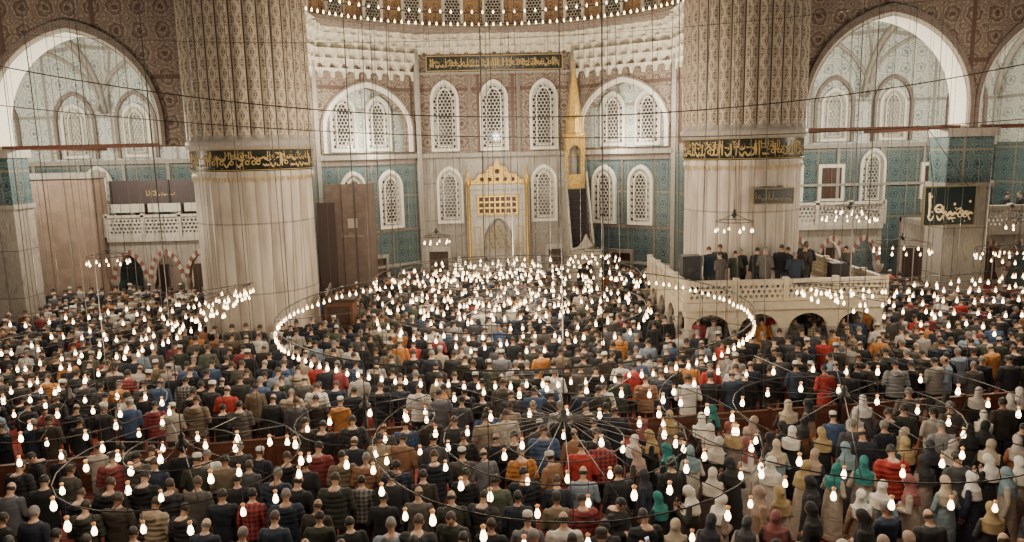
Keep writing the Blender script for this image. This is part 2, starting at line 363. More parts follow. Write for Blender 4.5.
def exedra(sg):
    side="right" if sg>0 else "left"
    A=Vector((4.6,44.0)); B=Vector((9.6,40.2)); L=(B-A).length
    if sg>0: F=frameM((A.x,A.y,0),(B-A))
    else:    F=frameM((-B.x,B.y,0),(B.x-A.x,A.y-B.y))
    cx=L/2
    mb=MB()
    mb.panel([rect(0,8.25,L,18),arch_poly(cx,2.55,8.5,9.7,12.05,.25,16)],.5,1,F@Matrix.Translation((0,0,-.25)))
    mb.panel([rect(0,0,L,8.25)],.5,0,F@Matrix.Translation((0,0,-.25)))
    mb.panel([rect(-.3,8.2,L+.3,13)],.2,2,F@Matrix.Translation((0,0,-1.1)))
    mb.box(cx-2.6,8.3,-1.1,cx+2.6,8.5,0,3,F)
    mb.obj("wall_exedra_"+side,[TILE,BROWN,TILE_L,GREYST])
    t=MB()
    t.panel([arch_poly(cx,2.78,8.5,9.7,12.32,.25,16),arch_poly(cx,2.55,8.5,9.7,12.05,.25,16)],.12,0,F@Matrix.Translation((0,0,.04)))
    t.panel([arch_poly(cx,2.9,8.5,9.7,12.45,.25,16),arch_poly(cx,2.78,8.5,9.7,12.32,.25,16)],.16,2,F@Matrix.Translation((0,0,.04)))
    t.box(0,8.12,-.02,L,8.36,.2,1,F); t.box(0,1.9,-.02,L,2.05,.12,1,F); t.box(-.12,0,-.05,.12,14.4,.2,1,F); t.box(L-.12,0,-.05,L+.12,14.4,.2,1,F)
    for x in(cx-.05,): t.box(x,3.9,-.02,x+.1,8.1,.06,2,F)
    t.box(0,3.95,-.02,L,4.1,.07,2,F); t.box(0,7.8,-.02,L,8.1,.07,2,F)
    t.obj("trim_exedra_"+side,[WHITE,GREYST,BROWN2])
    for s in(-1.1,1.1):
        put_window(WUP2,F@Matrix.Translation((cx+s,8.72,-.92)))
        put_window(WLO,F@Matrix.Translation((cx+s*1.05,4.3,.06)))
    d=MB(); d.panel([rect(cx-.75,0,cx+.75,2.7),rect(cx-.6,0.05,cx+.6,2.5)],.2,0,F@Matrix.Translation((0,0,.12)))
    d.box(cx-.6,0.02,.02,cx-.01,2.5,.06,1,F); d.box(cx+.01,0.02,.02,cx+.6,2.5,.06,1,F)
    for q in(-.5,.08):
        for z in(.3,1.3): d.box(cx+q,z,.06,cx+q+.42,z+.85,.09,1,F)
    d.obj("door_exedra_"+side,[GREYST,DARKW])
    if sg>0: F2=frameM((9.6,40.2,0),(.35,-5.9)); 
    else: F2=frameM((-9.95,34.3,0),(.35,5.9))
    L2=5.9; w=MB()
    w.panel([rect(0,0,L2,8.25)],.4,0,F2@Matrix.Translation((0,0,-.2)))
    w.panel([rect(0,8.25,L2,18),arch_poly(L2/2,2.4,8.6,10.8,13.6,.3,14)],.7,1,F2@Matrix.Translation((0,0,-.35)))
    w.panel([rect(0,8.25,L2,15)],.1,2,F2@Matrix.Translation((0,0,-.9)))
    w.obj("wall_apse_side_"+side,[TILE,BROWN,TILE_L])
exedra(1); exedra(-1)

def muqarnas(name,path,z0,z1,over,tiers,cw):
    P=[Vector((p[0],p[1])) for p in path]; seg=[]; tot=0
    for a,b in zip(P,P[1:]): seg.append((tot,a,b)); tot+=(b-a).length
    nc=max(2,int(tot/cw)); Mx=12; K=7; mb=MB()
    def pt(s):
        for t0,a,b in reversed(seg):
            if s>=t0-1e-6:
                d=(b-a).normalized(); return a+d*(s-t0)
        return P[0]
    C0=Vector((0,33)); st=over/tiers; hh=(z1-z0)/tiers
    for j in range(tiers):
        v=[];f=[]; n=nc*Mx
        def off(t,i):
            c=(i/Mx+(.5 if j%2 else 0))%1
            e=abs(2*c-1)
            depth=max(0,1-(e/.88)**2)*max(0,1-t**2)
            return (j+1)*st*.85+st*.25*t-.42*depth
        for k in range(K+1):
            t=k/K
            for i in range(n+1):
                p=pt(tot*i/n); nn=(C0-p).normalized()
                q=p+nn*off(t,i); v.append((q.x,q.y,z0+hh*(j+t)))
        for k in range(K):
            for i in range(n): f.append((k*(n+1)+i,k*(n+1)+i+1,(k+1)*(n+1)+i+1,(k+1)*(n+1)+i))
        mb.add(v,f,0)
        v=[];f=[]
        for i in range(n+1):   # soffit under each tier follows the scalloped edge
            p=pt(tot*i/n); nn=(C0-p).normalized()
            for o in (off(0,i),j*st*.85-.45): q=p+nn*o; v.append((q.x,q.y,z0+hh*j))
        for i in range(n): f.append((2*i,2*i+1,2*i+3,2*i+2))
        mb.add(v,f,0)
    return mb.obj(name,[MUQ,BROWN2])
apse=[(-9.95,34.6),(-9.6,40.2),(-4.6,44),(4.6,44),(9.6,40.2),(9.95,34.6)]
muqarnas("muqarnas_cornice",apse,13.98,15.05,1.25,3,.8)
for sg in(-1,1):
    pth=[(4.7*sg,43.9),(9.6*sg,40.2),(9.9*sg,35)]
    if sg<0: pth=pth[::-1]
    muqarnas("muqarnas_squinch",pth,12.5,13.98,.5,3,.7)
DZ=-.55
def arcpts(r,n,cy=32.6,a0=0,a1=pi): return [(r*math.cos(a1+(a0-a1)*i/n),cy+r*math.sin(a1+(a0-a1)*i/n)) for i in range(n+1)]
def arcwall(mb,prof,m,n=64,a0=0,a1=pi):
    v=[];f=[]
    for r,z in prof: v+=[(x,y,z+DZ) for x,y in arcpts(r,n,a0=a0,a1=a1)]
    for j in range(len(prof)-1):
        for i in range(n): f.append((j*(n+1)+i,j*(n+1)+i+1,(j+1)*(n+1)+i+1,(j+1)*(n+1)+i))
    mb.add(v,f,m)
mb=MB()
arcwall(mb,[(11.6,15.5),(10.2,15.5),(10.1,15.62),(10.1,15.75),(10.25,15.85),(11.2,15.85)],0)
arcwall(mb,[(11.2,15.85),(11.2,18.4)],1)
arcwall(mb,[(11.2*math.cos(a),18.4+9*math.sin(a)) for a in [pi/2*i/14 for i in range(15)]],1)
mb.obj("ceiling_semidome",[BROWN2,GOLDPAT])
mb=MB()
for r,z in((10.2,16.55),(10.2,15.95)): mb.tube([(x,y,z+DZ) for x,y in arcpts(r,48)],.03,6,0)
for x,y in arcpts(10.2,60): mb.tube([(x,y,15.85+DZ),(x,y,16.55+DZ)],.015,5,0)
mb.obj("cornice_railing",[IRON])
for i in range(15):
    a=pi*(i+.5)/15; x,y=11.1*math.cos(a),32.6+11.1*math.sin(a)
    put_window(WTOP,frameM((x,y,0),(math.sin(a),-math.cos(a)))@Matrix.Translation((0,16.1+DZ,.05)))

# ------------------------------------------------------------------ side bays
def bay(sg,c1,side):
    D=34.0; hw=3.64; c2=c1+7.9; XE=29.8
    F=frameM((0,D,0),(1,0))
    o=[(11.2*sg,18.5),(XE*sg,18.5),(XE*sg,9.0)]
    for c in(c2,c1):
        a=arch_curve(c*sg,hw,10.0,14.0,.18,18)
        if sg<0: a=a[::-1]
        a=[((c*sg)+sg*hw,9.0)]+a+[((c*sg)-sg*hw,9.0)]
        o+=a
    o+=[(11.2*sg,9.0)]
    mb=MB(); mb.panel([o],1.2,0,F@Matrix.Translation((0,0,-.6)))
    mb.obj("wall_arcade_"+side,[BROWN])
    t=MB()
    for c in(c1,c2):
        t.panel([arch_poly(c*sg,hw+.12,9.0,10.0,14.14,.18,18),arch_poly(c*sg,hw,9.0,10.0,14.0,.18,18)],.12,3,F@Matrix.Translation((0,0,.03)))
        t.panel([arch_poly(c*sg,hw+.29,9.0,10.0,14.5,.18,18),arch_poly(c*sg,hw+.12,9.0,10.0,14.14,.18,18)],.2,0,F@Matrix.Translation((0,0,.05)))
        cx=c*sg; cv=[(cx+hw,9.0)]+arch_curve(cx,hw,10.0,14.0,.18,18)+[(cx-hw,9.0)]
        cv=[(cx+(x-cx)*.99,z-.03) for x,z in cv]
        v=[(x,y,z) for y in(D-.05,D+1.25) for x,z in cv]; n=len(cv)
        t.add(v,[(i,i+1,n+i+1,n+i) for i in range(n-1)],3)
    t.box(min(11.5*sg,XE*sg),D-.15,15.6,max(11.5*sg,XE*sg),D,15.85,1)
    t.box(min(11.5*sg,XE*sg),D-.1,16.6,max(11.5*sg,XE*sg),D,17.6,0)
    t.obj("trim_arcade_"+side,[BROWN2,GREYST,LATT,WHITE])
    pc=(c1+c2)/2*sg; pw=1.05 if sg>0 else .75
    p=MB(); p.box(pc-pw,D-.1,0,pc+pw,D+1.4,6.4,0); p.box(pc-pw,D-.08,6.4,pc+pw,D+1.38,8.7,1)
    p.box(pc-pw-.15,D-.25,0,pc+pw+.15,D+1.5,.5,0); p.box(pc-pw-.1,D-.2,6.3,pc+pw+.1,D+1.45,6.5,2); p.box(pc-pw-.15,D-.25,8.6,pc+pw+.15,D+1.45,8.98,2)
    p.obj("arcade_pillar",[MARB,TILE,GREYST])
    r=MB(); r.box(min(13.1*sg,XE*sg),D+.3,8.95,max(13.1*sg,XE*sg),D+.5,9.13,0)
    for c in (c1-3.9,c1+4,): r.box(c*sg-.09,D+.4,8.96,c*sg+.09,44,9.12,0)
    r.obj("tie_beam",[RODM])
    Z0=10.4
    for c in(c1,c2):
        v=[];f=[];n=28; Rr=6.0
        for j in range(n+1):
            for i in range(n+1):
                dx=-3.95+7.9*i/n; dy=-4.6+9.1*j/n
                v.append((c*sg+dx,39.7+dy,Z0+math.sqrt(max(0,Rr*Rr-dx*dx-dy*dy))))
        for j in range(n):
            for i in range(n): f.append((j*(n+1)+i,j*(n+1)+i+1,(j+1)*(n+1)+i+1,(j+1)*(n+1)+i))
        m=MB(); m.add(v,f,0,None,True)
        for dy in(4.2,):
            m.tube([(c*sg+x,39.7+dy,Z0+math.sqrt(max(0,36-dy*dy-x*x))-.05) for x in [-4.2+8.4*i/30 for i in range(31)]],.13,6,1)
        for dx in(-3.9,3.9):
            m.tube([(c*sg+dx,39.7+y,Z0+math.sqrt(max(0,36-dx*dx-y*y))-.05) for y in [-4.5+9*i/30 for i in range(31)]],.2,6,1)
        m.tube([(c*sg+3.0*math.cos(2*pi*k/40),39.7+3.0*math.sin(2*pi*k/40),Z0+math.sqrt(27)-.03) for k in range(40)],.1,6,1,closed=True)
        m.obj("ceiling_vault_"+side,[TILE_L,GREYST])
    w=MB(); a,b=sorted((9.9*sg,XE*sg)); w.panel([rect(a,0,b,8.25)],.4,0,frameM((0,44.5,0),(1,0))); w.panel([rect(a,8.25,b,17)],.4,1,frameM((0,44.5,0),(1,0)))
    w.box(a,44.05,8.15,b,44.3,8.4,2); w.box(a,44.1,5.9,b,44.3,6.05,2)
    x=a
    while x<b: w.box(x,44.2,4.2,x+.18,44.3,8.2,2); x+=2.6
    w.obj("wall_back_"+side,[TILE,TILE_L,GREYST])
    FB=frameM((0,44.25,0),(1,0))
    for c in(c1,c2):
        for dx in(-2.2,2.2): put_window(WUP2,FB@Matrix.Translation((c*sg+dx,8.7,0)))
        m=MB()
        for dx in(-2.2,2.2):
            m.panel([arch_poly(c*sg+dx,1.2,8.5,10.6,12.35,.2),arch_poly(c*sg+dx,1.02,8.5,10.6,12.12,.2)],.25,0,FB)
        m.obj("trim_window_surround",[BROWN2])
    for c in(c1-3.0,c2-3.2): put_window(WLO,FB@Matrix.Translation((c*sg,5.0-.1,0)))
    for c in(c1-.3,c1+2.2,c2+.5):
        m=MB(); m.panel([rect(c*sg-.8,5.0,c*sg+.8,7.2),rect(c*sg-.6,5.15,c*sg+.6,7.0)],.2,0,FB)
        m.panel([rect(c*sg-.62,5.1,c*sg+.62,7.05)],.04,1,FB)
        m.box(c*sg-.03,5.1,.0,c*sg+.03,7.05,.06,2,FB); m.box(c*sg-.6,6.0,.0,c*sg+.6,6.06,.06,2,FB)
        wn[0]+=1; m.obj("window_%d"%wn[0],[WHITE,DARKW,WOOD])
bay(1,17.8,"right"); bay(-1,18.7,"left")
for sg,nm in((1,"right"),(-1,"left")):
    mb=MB(); x0,x1=sorted((29.85*sg,30.2*sg)); mb.box(x0,6,0,x1,45,8.3,0); mb.box(x0,6,8.3,x1,45,17,1); mb.obj("wall_"+nm,[TILE,TILE_L])

# ------------------------------------------------------------------ galleries
def gallery(name,x0,x1,D,zf,depth=3.2,n=5):
    F=frameM((0,D,0),(1,0)); W=(x1-x0)/n; hw=W/2-.22
    mb=MB()
    outline=[(x0,zf-.02),(x1,zf-.02),(x1,2.0)]
    for i in reversed(range(n)):
        c=x0+W*(i+.5); outline+=[(c+hw,2.0)]+arch_curve(c,hw,2.0,3.35,.35,10)+[(c-hw,2.0)]
    outline+=[(x0,2.0)]
    mb.panel([outline],.35,0,F@Matrix.Translation((0,0,-.2)))
    for i in range(n):
        c=x0+W*(i+.5); a=arch_curve(c,hw,2.0,3.35,.35,8); b=arch_curve(c,hw+.2,2.0,3.62,.35,8)
        for k in range(len(a)-1):
            v=[(a[k][0],D-.045,a[k][1]),(a[k+1][0],D-.045,a[k+1][1]),(b[k+1][0],D-.045,b[k+1][1]),(b[k][0],D-.045,b[k][1])]
            v+=[(p[0],D+.0,p[2]) for p in v]
            mb.add(v,[(0,1,2,3),(0,4,5,1),(3,2,6,7)],1 if k%2 else 2)
    for i in range(n+1):
        x=x0+W*i; mb.lathe([(.26,0),(.26,.15),(.17,.25),(.15,1.6),(.18,1.65),(.27,1.95),(.27,2.02)],(x,D+.2,0),14,2)
    mb.box(x0,D-.12,zf-.25,x1,D+depth,zf,2)
    mb.box(x0,D+depth-.2,0,x1,D+depth,zf,0)
    for i in range(n):
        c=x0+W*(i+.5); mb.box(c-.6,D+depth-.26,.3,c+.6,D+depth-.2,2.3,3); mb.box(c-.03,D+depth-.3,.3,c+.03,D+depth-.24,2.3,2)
    holes=[]; x=x0+.25
    while x<x1-.2:
        for j,z in enumerate((.25,.45,.65,.85)):
            holes.append(circ(x+(.1 if j%2 else 0),zf+z,.075,6))
        x+=.21
    mb.panel([rect(x0,zf,x1,zf+1.05)]+holes,.1,2,F@Matrix.Translation((0,0,.02)))
    mb.box(x0,D-.14,zf+1.05,x1,D+.1,zf+1.17,2)
    for i in range(n+1): mb.box(x0+W*i-.1,D-.14,zf,x0+W*i+.1,D+.12,zf+1.25,2)
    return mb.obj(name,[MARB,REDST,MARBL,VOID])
gallery("gallery_balcony",-21.0,-11.2,40.0,4.3,3.6,5)
gallery("gallery_balcony",-29.6,-25.6,40.0,4.3,3.6,2)
gallery("gallery_balcony",23.4,29.7,35.6,4.1,7,4)
gallery("gallery_balcony",13.2,20.3,38.6,4.2,5,4)
mb=MB()
for i in range(5): mb.panel([rect(-20.8+1.95*i,5.6,-19.05+1.95*i,6.05)],.1,0,frameM((0,40.3,0),(1,0)))
mb.obj("gallery_fascia",[LATT])
mb=MB(); mb.box(-20.9,40.5,6.0,-11.5,40.6,7.3,0)
for x in(-19.0,-15.0): add_callig(mb,1.6,.4,int(-x),1,lambda a,b,x=x:(x+a,40.49,6.4+b))
for i in range(4): mb.box(-20.9+3.1*i,40.44,6.0,-20.8+3.1*i,40.5,7.3,2)
mb.obj("restoration_banner",[plain("banner_dark",(.045,.03,.032),.7),GOLDP,IRON])
mb=MB(); mb.box(-25.4,39.2,0,-21.2,40.6,7.7,0); mb.box(-25.5,39.1,7.5,-21.1,40.7,7.8,1); mb.box(-25.5,39.1,0,-21.1,40.7,.6,1)
for x in(-24.0,-22.6): mb.box(x,39.17,.6,x+.04,39.2,7.5,1)
mb.obj("clad_buttress",[BRBOX,GREYST])

# ------------------------------------------------------------------ piers
def pier(x,y):
    mb=MB(); n=NF*10
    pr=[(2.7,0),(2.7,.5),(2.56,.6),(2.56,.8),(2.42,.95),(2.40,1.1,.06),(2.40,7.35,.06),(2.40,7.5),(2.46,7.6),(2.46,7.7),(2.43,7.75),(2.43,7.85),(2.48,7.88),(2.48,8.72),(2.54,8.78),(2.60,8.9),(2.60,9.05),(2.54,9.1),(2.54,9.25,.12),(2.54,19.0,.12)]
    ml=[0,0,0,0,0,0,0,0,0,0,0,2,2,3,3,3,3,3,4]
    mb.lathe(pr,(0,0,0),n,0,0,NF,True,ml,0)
    L=2*pi*2.495
    def fn(a,b):
        w=a/2.495; return (2.495*math.cos(w),2.495*math.sin(w),7.93+b)
    add_callig(mb,L,.6,int(abs(x)*3+x),1,fn,.11); add_callig(mb,L,.42,77,1,lambda a,b:(2.492*math.cos(a/2.495),2.492*math.sin(a/2.495),8.24+b),.08)
    for z in(7.9,8.7): mb.tube([(2.485*math.cos(2*pi*k/64),2.485*math.sin(2*pi*k/64),z) for k in range(64)],.014,5,1,closed=True)
    for k in range(NF*2):
        w=2*pi*(k+.5)/(NF*2); d=.08
        P=[(-d,7.62),(0,7.38),(d,7.62)]
        mb.add([(2.47*math.cos(w+a/2.47),2.47*math.sin(w+a/2.47),z) for a,z in P],[(0,1,2)],1)
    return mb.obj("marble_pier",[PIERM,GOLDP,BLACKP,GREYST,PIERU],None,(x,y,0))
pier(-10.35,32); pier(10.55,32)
mb=MB(); mb.box(10.2,29.4,6.1,11.8,29.52,6.7,0); mb.panel([rect(10.17,6.07,11.83,6.73),rect(10.22,6.12,11.78,6.68)],.05,1,frameM((0,29.4,0),(1,0)))
add_callig(mb,1.5,.45,31,1,lambda a,b:(10.25+a,29.39,6.17+b)); mb.box(10.5,29.5,6.2,11.5,29.62,6.6,0)
mb.obj("calligraphy_plaque",[BLACKP,plain("dull_gold",(.22,.16,.07),.5)])
mb=MB(); F=frameM((18.7,32.2,0),(1,.05))
mb.box(0,4.75,-.06,2.35,6.45,.06,0,F); mb.panel([rect(-.02,4.73,2.37,6.47),rect(.02,4.77,2.33,6.43)],.16,1,F)
add_callig(mb,2.2,1.4,9,2,lambda a,b:tuple(F@Vector((.1+a,4.9+b,.075)))); add_callig(mb,2.1,.8,14,2,lambda a,b:tuple(F@Vector((.1+a,4.85+b,.078))))
mb.tube([F@Vector((.4,6.45,0)),F@Vector((1.2,9.0,-1.9))],.02,6,3); mb.tube([F@Vector((2.0,6.45,0)),F@Vector((1.2,9.0,-1.9))],.02,6,3)
mb.obj("calligraphy_board",[plain("black_board",(.008,.013,.013),.3),plain("board_frame",(.12,.09,.04),.5),plain("pale_gold",(.50,.40,.22),.5),IRON])

# ------------------------------------------------------------------ mihrab
F=frameM((0,YW-.35,0),(1,0)); mb=MB()
mb.panel([rect(-1.75,0,1.75,6.3),arch_poly(0,.85,0.0,3.2,4.55,.35,12)],.5,0,F)
mb.panel([rect(-1.85,0,1.85,6.5),rect(-1.6,0.02,1.6,6.25)],.7,1,F)
mb.panel([rect(-1.25,4.7,1.25,5.95),rect(-1.15,4.8,1.15,5.85)],.16,3,F@Matrix.Translation((0,0,.28)))
mb.panel([rect(-1.2,4.75,1.2,5.9)]+[rect(-1.1+.32*i,4.85+.34*j,-.86+.32*i,5.1+.34*j) for i in range(7) for j in range(3)],.1,2,F@Matrix.Translation((0,0,.28)))
mb.panel([rect(-1.2,4.75,1.2,5.9)],.02,4,F@Matrix.Translation((0,0,.25)))
for s in(-1,1):
    for z in(.4,1.7,3.0): mb.panel([rect(s*1.23-.2,z,s*1.23+.2,z+1.1),rect(s*1.23-.14,z+.07,s*1.23+.14,z+1.03)],.06,3,F@Matrix.Translation((0,0,.27)))
crest=[(-1.7,6.5),(1.7,6.5),(1.65,6.75),(1.3,6.8),(1.1,7.1),(.7,7.15),(.5,7.5),(.2,7.6),(0,8.05),(-.2,7.6),(-.5,7.5),(-.7,7.15),(-1.1,7.1),(-1.3,6.8),(-1.65,6.75)]
mb.panel([crest]+[circ(x,6.8,.13,10) for x in(-.9,-.45,0,.45,.9)]+[circ(0,7.25,.15,10)],.2,2,F); mb.panel([[(x*.95,z-.02) for x,z in crest]],.05,4,F@Matrix.Translation((0,0,-.1)))
for x in(-1.7,1.7):
    mb.lathe([(.16,0),(.16,.3),(.1,.35),(.1,6.4),(.16,6.5),(.16,6.8),(.05,7.2),(0.01,7.6)],(x,YW-.75,0),12,2,)
for x in(-.95,.95): mb.lathe([(.1,0),(.06,.2),(.06,2.9),(.1,3.1),(.1,3.25)],(x,YW-.68,0),10,1)
v=[];f=[]; n=20; zs=[0,.8,1.6,2.4,3.2]+[3.2+.25*i for i in range(1,6)]
for j,z in enumerate(zs):
    r=.9 if z<=3.2 else .9*(1-((z-3.2)/1.3)**1.3)
    for i in range(n+1):
        a=pi*i/n; v.append((r*math.cos(a),YW-.6+max(0,r)*.45*math.sin(a),z))
for j in range(len(zs)-1):
    for i in range(n): f.append((j*(n+1)+i,j*(n+1)+i+1,(j+1)*(n+1)+i+1,(j+1)*(n+1)+i))
mb.add(v,f,0)
for k in range(7):
    z=4.35-.24*k; w=.1+.11*k
    for q in range(k+2): 
        x=-w+2*w*q/(k+1); mb.lathe([(.005,z-.2),(.075,z-.08),(.075,z)],(x,YW-.62+.03*(6-k),0),8,1 if (k+q)%2 else 3)
mb.obj("mihrab",[MARBL,LATT,GOLD,GOLDP,plain("mihrab_dark",(.06,.035,.02),.6)])
for sx in(-1,1):
    mb=MB(); mb.lathe([(.28,0),(.28,.1),(.1,.25),(.1,.9),(.26,1.1),(.13,1.15),(.12,2.3),(0,2.35)],(sx*2.35,43.2,0),14,0,mlist=[0,0,0,0,0,1,1])
    mb.obj("candlestick",[GOLD,WHITE])
for sx in(-3.6,3.5):
    mb=MB(); F=frameM((sx,YW-.02,0),(1,0)); mb.panel([rect(-.75,0,.75,2.9),rect(-.55,0.02,.55,2.6)],.25,0,F@Matrix.Translation((0,0,.13)))
    mb.box(-.55,.02,0,-.01,2.6,.05,1,F); mb.box(.01,.02,0,.55,2.6,.05,1,F)
    for a in(-.48,.1):
        for z in(.3,1.4): mb.box(a,z,.05,a+.38,z+.9,.08,1,F)
    mb.obj("door_%d"%(1 if sx<0 else 2),[MARBL,DARKW])

# ------------------------------------------------------------------ minbar
def minbar():
    X=4.45; mb=MB(); w=.6
    y0,y1=37.4,42.2; H=6.2
    for s in(-1,1):
        o=[(0,0),(y1+1.2-y0,0),(y1+1.2-y0,H),(y1-y0,H),(.3,1.0),(0,1.0)]
        hs=[circ(3.1,1.2,.5,10),circ(4.4,2.2,.5,10),circ(5.2,3.6,.35,10)]
        Mx=Matrix(((0,0,1,X+s*w),(1,0,0,y0),(0,1,0,0),(0,0,0,1)))
        mb.panel([o]+hs,.12,0,Mx)
        mb.tube([(X+s*w,y0+.3,1.9),(X+s*w,y1,H+.95)],.07,6,0)
        for k in range(9):
            t=k/8; y=y0+.3+(y1-y0-.3)*t; z=1.0+(H-1.0)*t; mb.tube([(X+s*w,y,z-.1),(X+s*w,y,z+.93)],.035,5,0)
        mb.panel([[(.3,1.05),(y1-y0,H+.05),(y1-y0,H+.9),(.3,1.85)]],.03,3,Mx)
    n=20
    for k in range(n):
        mb.box(X-w+.05,y0+.2+(y1-y0-.2)*k/n,0 if k<2 else H*(k)/n-.4,X+w-.05,y0+.2+(y1-y0-.2)*(k+1)/n,H*(k+1)/n,2)
    mb.box(X-w,y1,H-.3,X+w,y1+1.3,H,0)
    Fg=frameM((X,y0,0),(1,0))
    mb.panel([rect(-.75,0,.75,3.2),arch_poly(0,.5,0.02,2.0,2.7,.3)],.3,0,Fg)
    mb.panel([[(-.8,3.2),(.8,3.2),(.75,3.4),(.4,3.5),(.2,3.75),(0,4.15),(-.2,3.75),(-.4,3.5),(-.75,3.4)]],.2,0,Fg)
    yc=y1+.6
    for sx in(-.46,.46):
        for sy in(-.46,.46): mb.lathe([(.1,H),(.07,H+.2),(.07,H+2.1),(.11,H+2.3)],(X+sx,yc+sy,0),8,1)
    for dx,dy,o in((1,0,(X,yc-.5)),(1,0,(X,yc+.5)),(0,1,(X-.5,yc)),(0,1,(X+.5,yc))):
        Fc=frameM((o[0],o[1],0),(dx,dy)); mb.panel([rect(-.55,H+1.9,.55,H+3.0),arch_poly(0,.36,H+1.88,H+1.95,H+2.5,.3)],.06,1,Fc)
        mb.panel([rect(-.55,H-.6,.55,H+.8)],.06,1,Fc)
    mb.lathe([(.66,H+2.95),(.7,H+3.1),(.5,H+3.15),(.48,H+3.9),(.55,H+4.0),(.42,H+4.05),(.32,H+5.1),(.15,H+6.2),(.04,H+7.0),(.09,H+7.1),(.02,H+7.2),(.06,H+7.3),(0,H+7.6)],(X,yc,0),8,1,smooth=False)
    mb.obj("minbar",[MARB,GOLD,plain("stair_dark",(.03,.022,.025),.8),plain("rail_dark",(.05,.045,.05),.6)])
minbar()

mb=MB(); mb.box(-9.0,38.9,0,-6.9,39.0,6.9,0); mb.box(-6.9,38.95,0,-6.75,40.9,6.9,0)
mb.box(-9.3,38.2,0,-8.4,38.3,6.0,1)
for x in(-8.2,-7.5): mb.box(x,38.87,0,x+.04,38.9,6.9,1)
mb.box(-7.9,38.88,4.6,-7.4,38.89,5.1,2)
add_callig(mb,1.2,.3,8,2,lambda a,b:(-8.3+a,38.88,4.1+b)); add_callig(mb,1.3,.2,18,2,lambda a,b:(-8.3+a,38.88,.9+b))
mb.obj("scaffold_screen",[TAUPE,plain("taupe_dark",(.07,.045,.04),.8),plain("screen_print",(.4,.33,.27),.8)])
mb=MB(); mb.box(-7.5,31.0,0,-6.3,32.0,2.2,0); mb.box(-7.6,30.9,2.2,-6.2,32.1,2.35,1); mb.panel([[(0,2.35),(1.0,2.35),(1.0,2.9),(0,2.5)]],.08,1,Matrix(((0,0,1,-7.4),(1,0,0,31.0),(0,1,0,0),(0,0,0,1))))
for z in(.3,1.25): mb.box(-7.4,30.96,z,-6.4,31.0,z+.8,1)
mb.obj("wooden_pulpit",[WOOD,DARKW])

# ------------------------------------------------------------------ muezzin platform
mb=MB(); X0,X1,Y0,Y1=6.9,14.3,26.8,29.2
ZF=2.7
mb.box(X0,Y0,ZF-.3,X1,Y1,ZF,0); mb.box(X0,Y1,ZF-.3,7.75,33.4,ZF,0); mb.box(13.4,Y1,ZF-.3,X1,33.4,ZF,0)
def balus(p0,p1):
    d=Vector((p1[0]-p0[0],p1[1]-p0[1])); L=d.length; Fb=frameM((p0[0],p0[1],0),d); holes=[]; x=.2
    while x<L-.15:
        for j,z in enumerate((.18,.36,.54)): holes.append(circ(x+(.1 if j%2 else 0),ZF+z,.07,6))
        x+=.2
    mb.panel([rect(0,ZF,L,ZF+.7)]+holes,.1,0,Fb); mb.box(-.02,ZF+.7,-.1,L+.02,ZF+.8,.1,0,Fb); mb.box(0,ZF-.32,-.02,L,ZF-.02,.14,0,Fb)
    k=max(1,int(round(L/1.85)))
    for i in range(k+1): mb.box(L*i/k-.1,ZF,-.11,L*i/k+.1,ZF+.88,.11,0,Fb)
    W=L/k; hw=W/2-.2; o=[(0,ZF-.3),(L,ZF-.3),(L,1.65)]
    for i in reversed(range(k)):
        c=W*(i+.5); o+=[(c+hw,1.65)]+arch_curve(c,hw,1.65,2.2,.2,8)+[(c-hw,1.65)]
    o+=[(0,1.65)]; mb.panel([o],.2,0,Fb@Matrix.Translation((0,0,-.12)))
    for i in range(k+1):
        q=Fb@Vector((L*i/k,0,-.12)); mb.lathe([(.19,0),(.19,.12),(.12,.2),(.11,1.3),(.13,1.35),(.2,1.6),(.2,1.66)],(q.x,q.y,0),12,1)
balus((X0,Y0),(X1,Y0)); balus((X0,33.4),(X0,Y0)); balus((X1,Y0),(X1,33.4))
mb.obj("muezzin_platform",[plain("platform_marble",(.52,.44,.33),.45,0,.1,5,.1),MARBL])
def speaker(x,y,z,s=1):
    mb=MB(); mb.box(x-.35*s,y-.3*s,z+.005,x+.35*s,y+.3*s,z+1.5*s,0)
    for zz,r in((.4,.24),(1.0,.2)):
        mb.tube([(x,y-.31*s,z+zz*s),(x,y-.34*s,z+zz*s)],[r*s,r*s*.9],14,1); 
    mb.box(x-.3*s,y-.335*s,z+.05,x+.3*s,y-.30*s,z+1.45*s,1); mb.obj("loudspeaker",[plain("speaker_black",(.012,.012,.013),.5),plain("speaker_grille",(.025,.025,.027),.8)])
speaker(7.4,28.2,ZF,1.05); speaker(13.0,27.9,ZF,.8)

def barrier(p0,p1,h=.95):
    d=Vector((p1[0]-p0[0],p1[1]-p0[1])); L=d.length; Fb=frameM((p0[0],p0[1],0),d); mb=MB(); k=max(1,int(L/1.6))
    mb.box(0,.05,-.03,L,h-.05,.03,0,Fb); mb.box(0,h-.06,-.06,L,h,.06,1,Fb); mb.box(0,0,-.06,L,.1,.06,1,Fb)
    for i in range(k+1): mb.box(L*i/k-.05,0,-.07,L*i/k+.05,h+.05,.07,1,Fb)
    for i in range(k):
        a=L*i/k+.18; b=L*(i+1)/k-.18; mb.box(a,.2,.03,b,h-.2,.05,1,Fb)
    mb.obj("wooden_barrier",[WOOD,plain("barrier_frame",(.10,.042,.025),.5)])
BAR=[((-14,17.4),(-8.2,18.6)),((-8.0,18.7),(-2.6,19.6)),((3.6,19.6),(9.6,20.3)),((9.9,20.3),(15.5,21.0))]
for a,b in BAR: barrier(a,b)

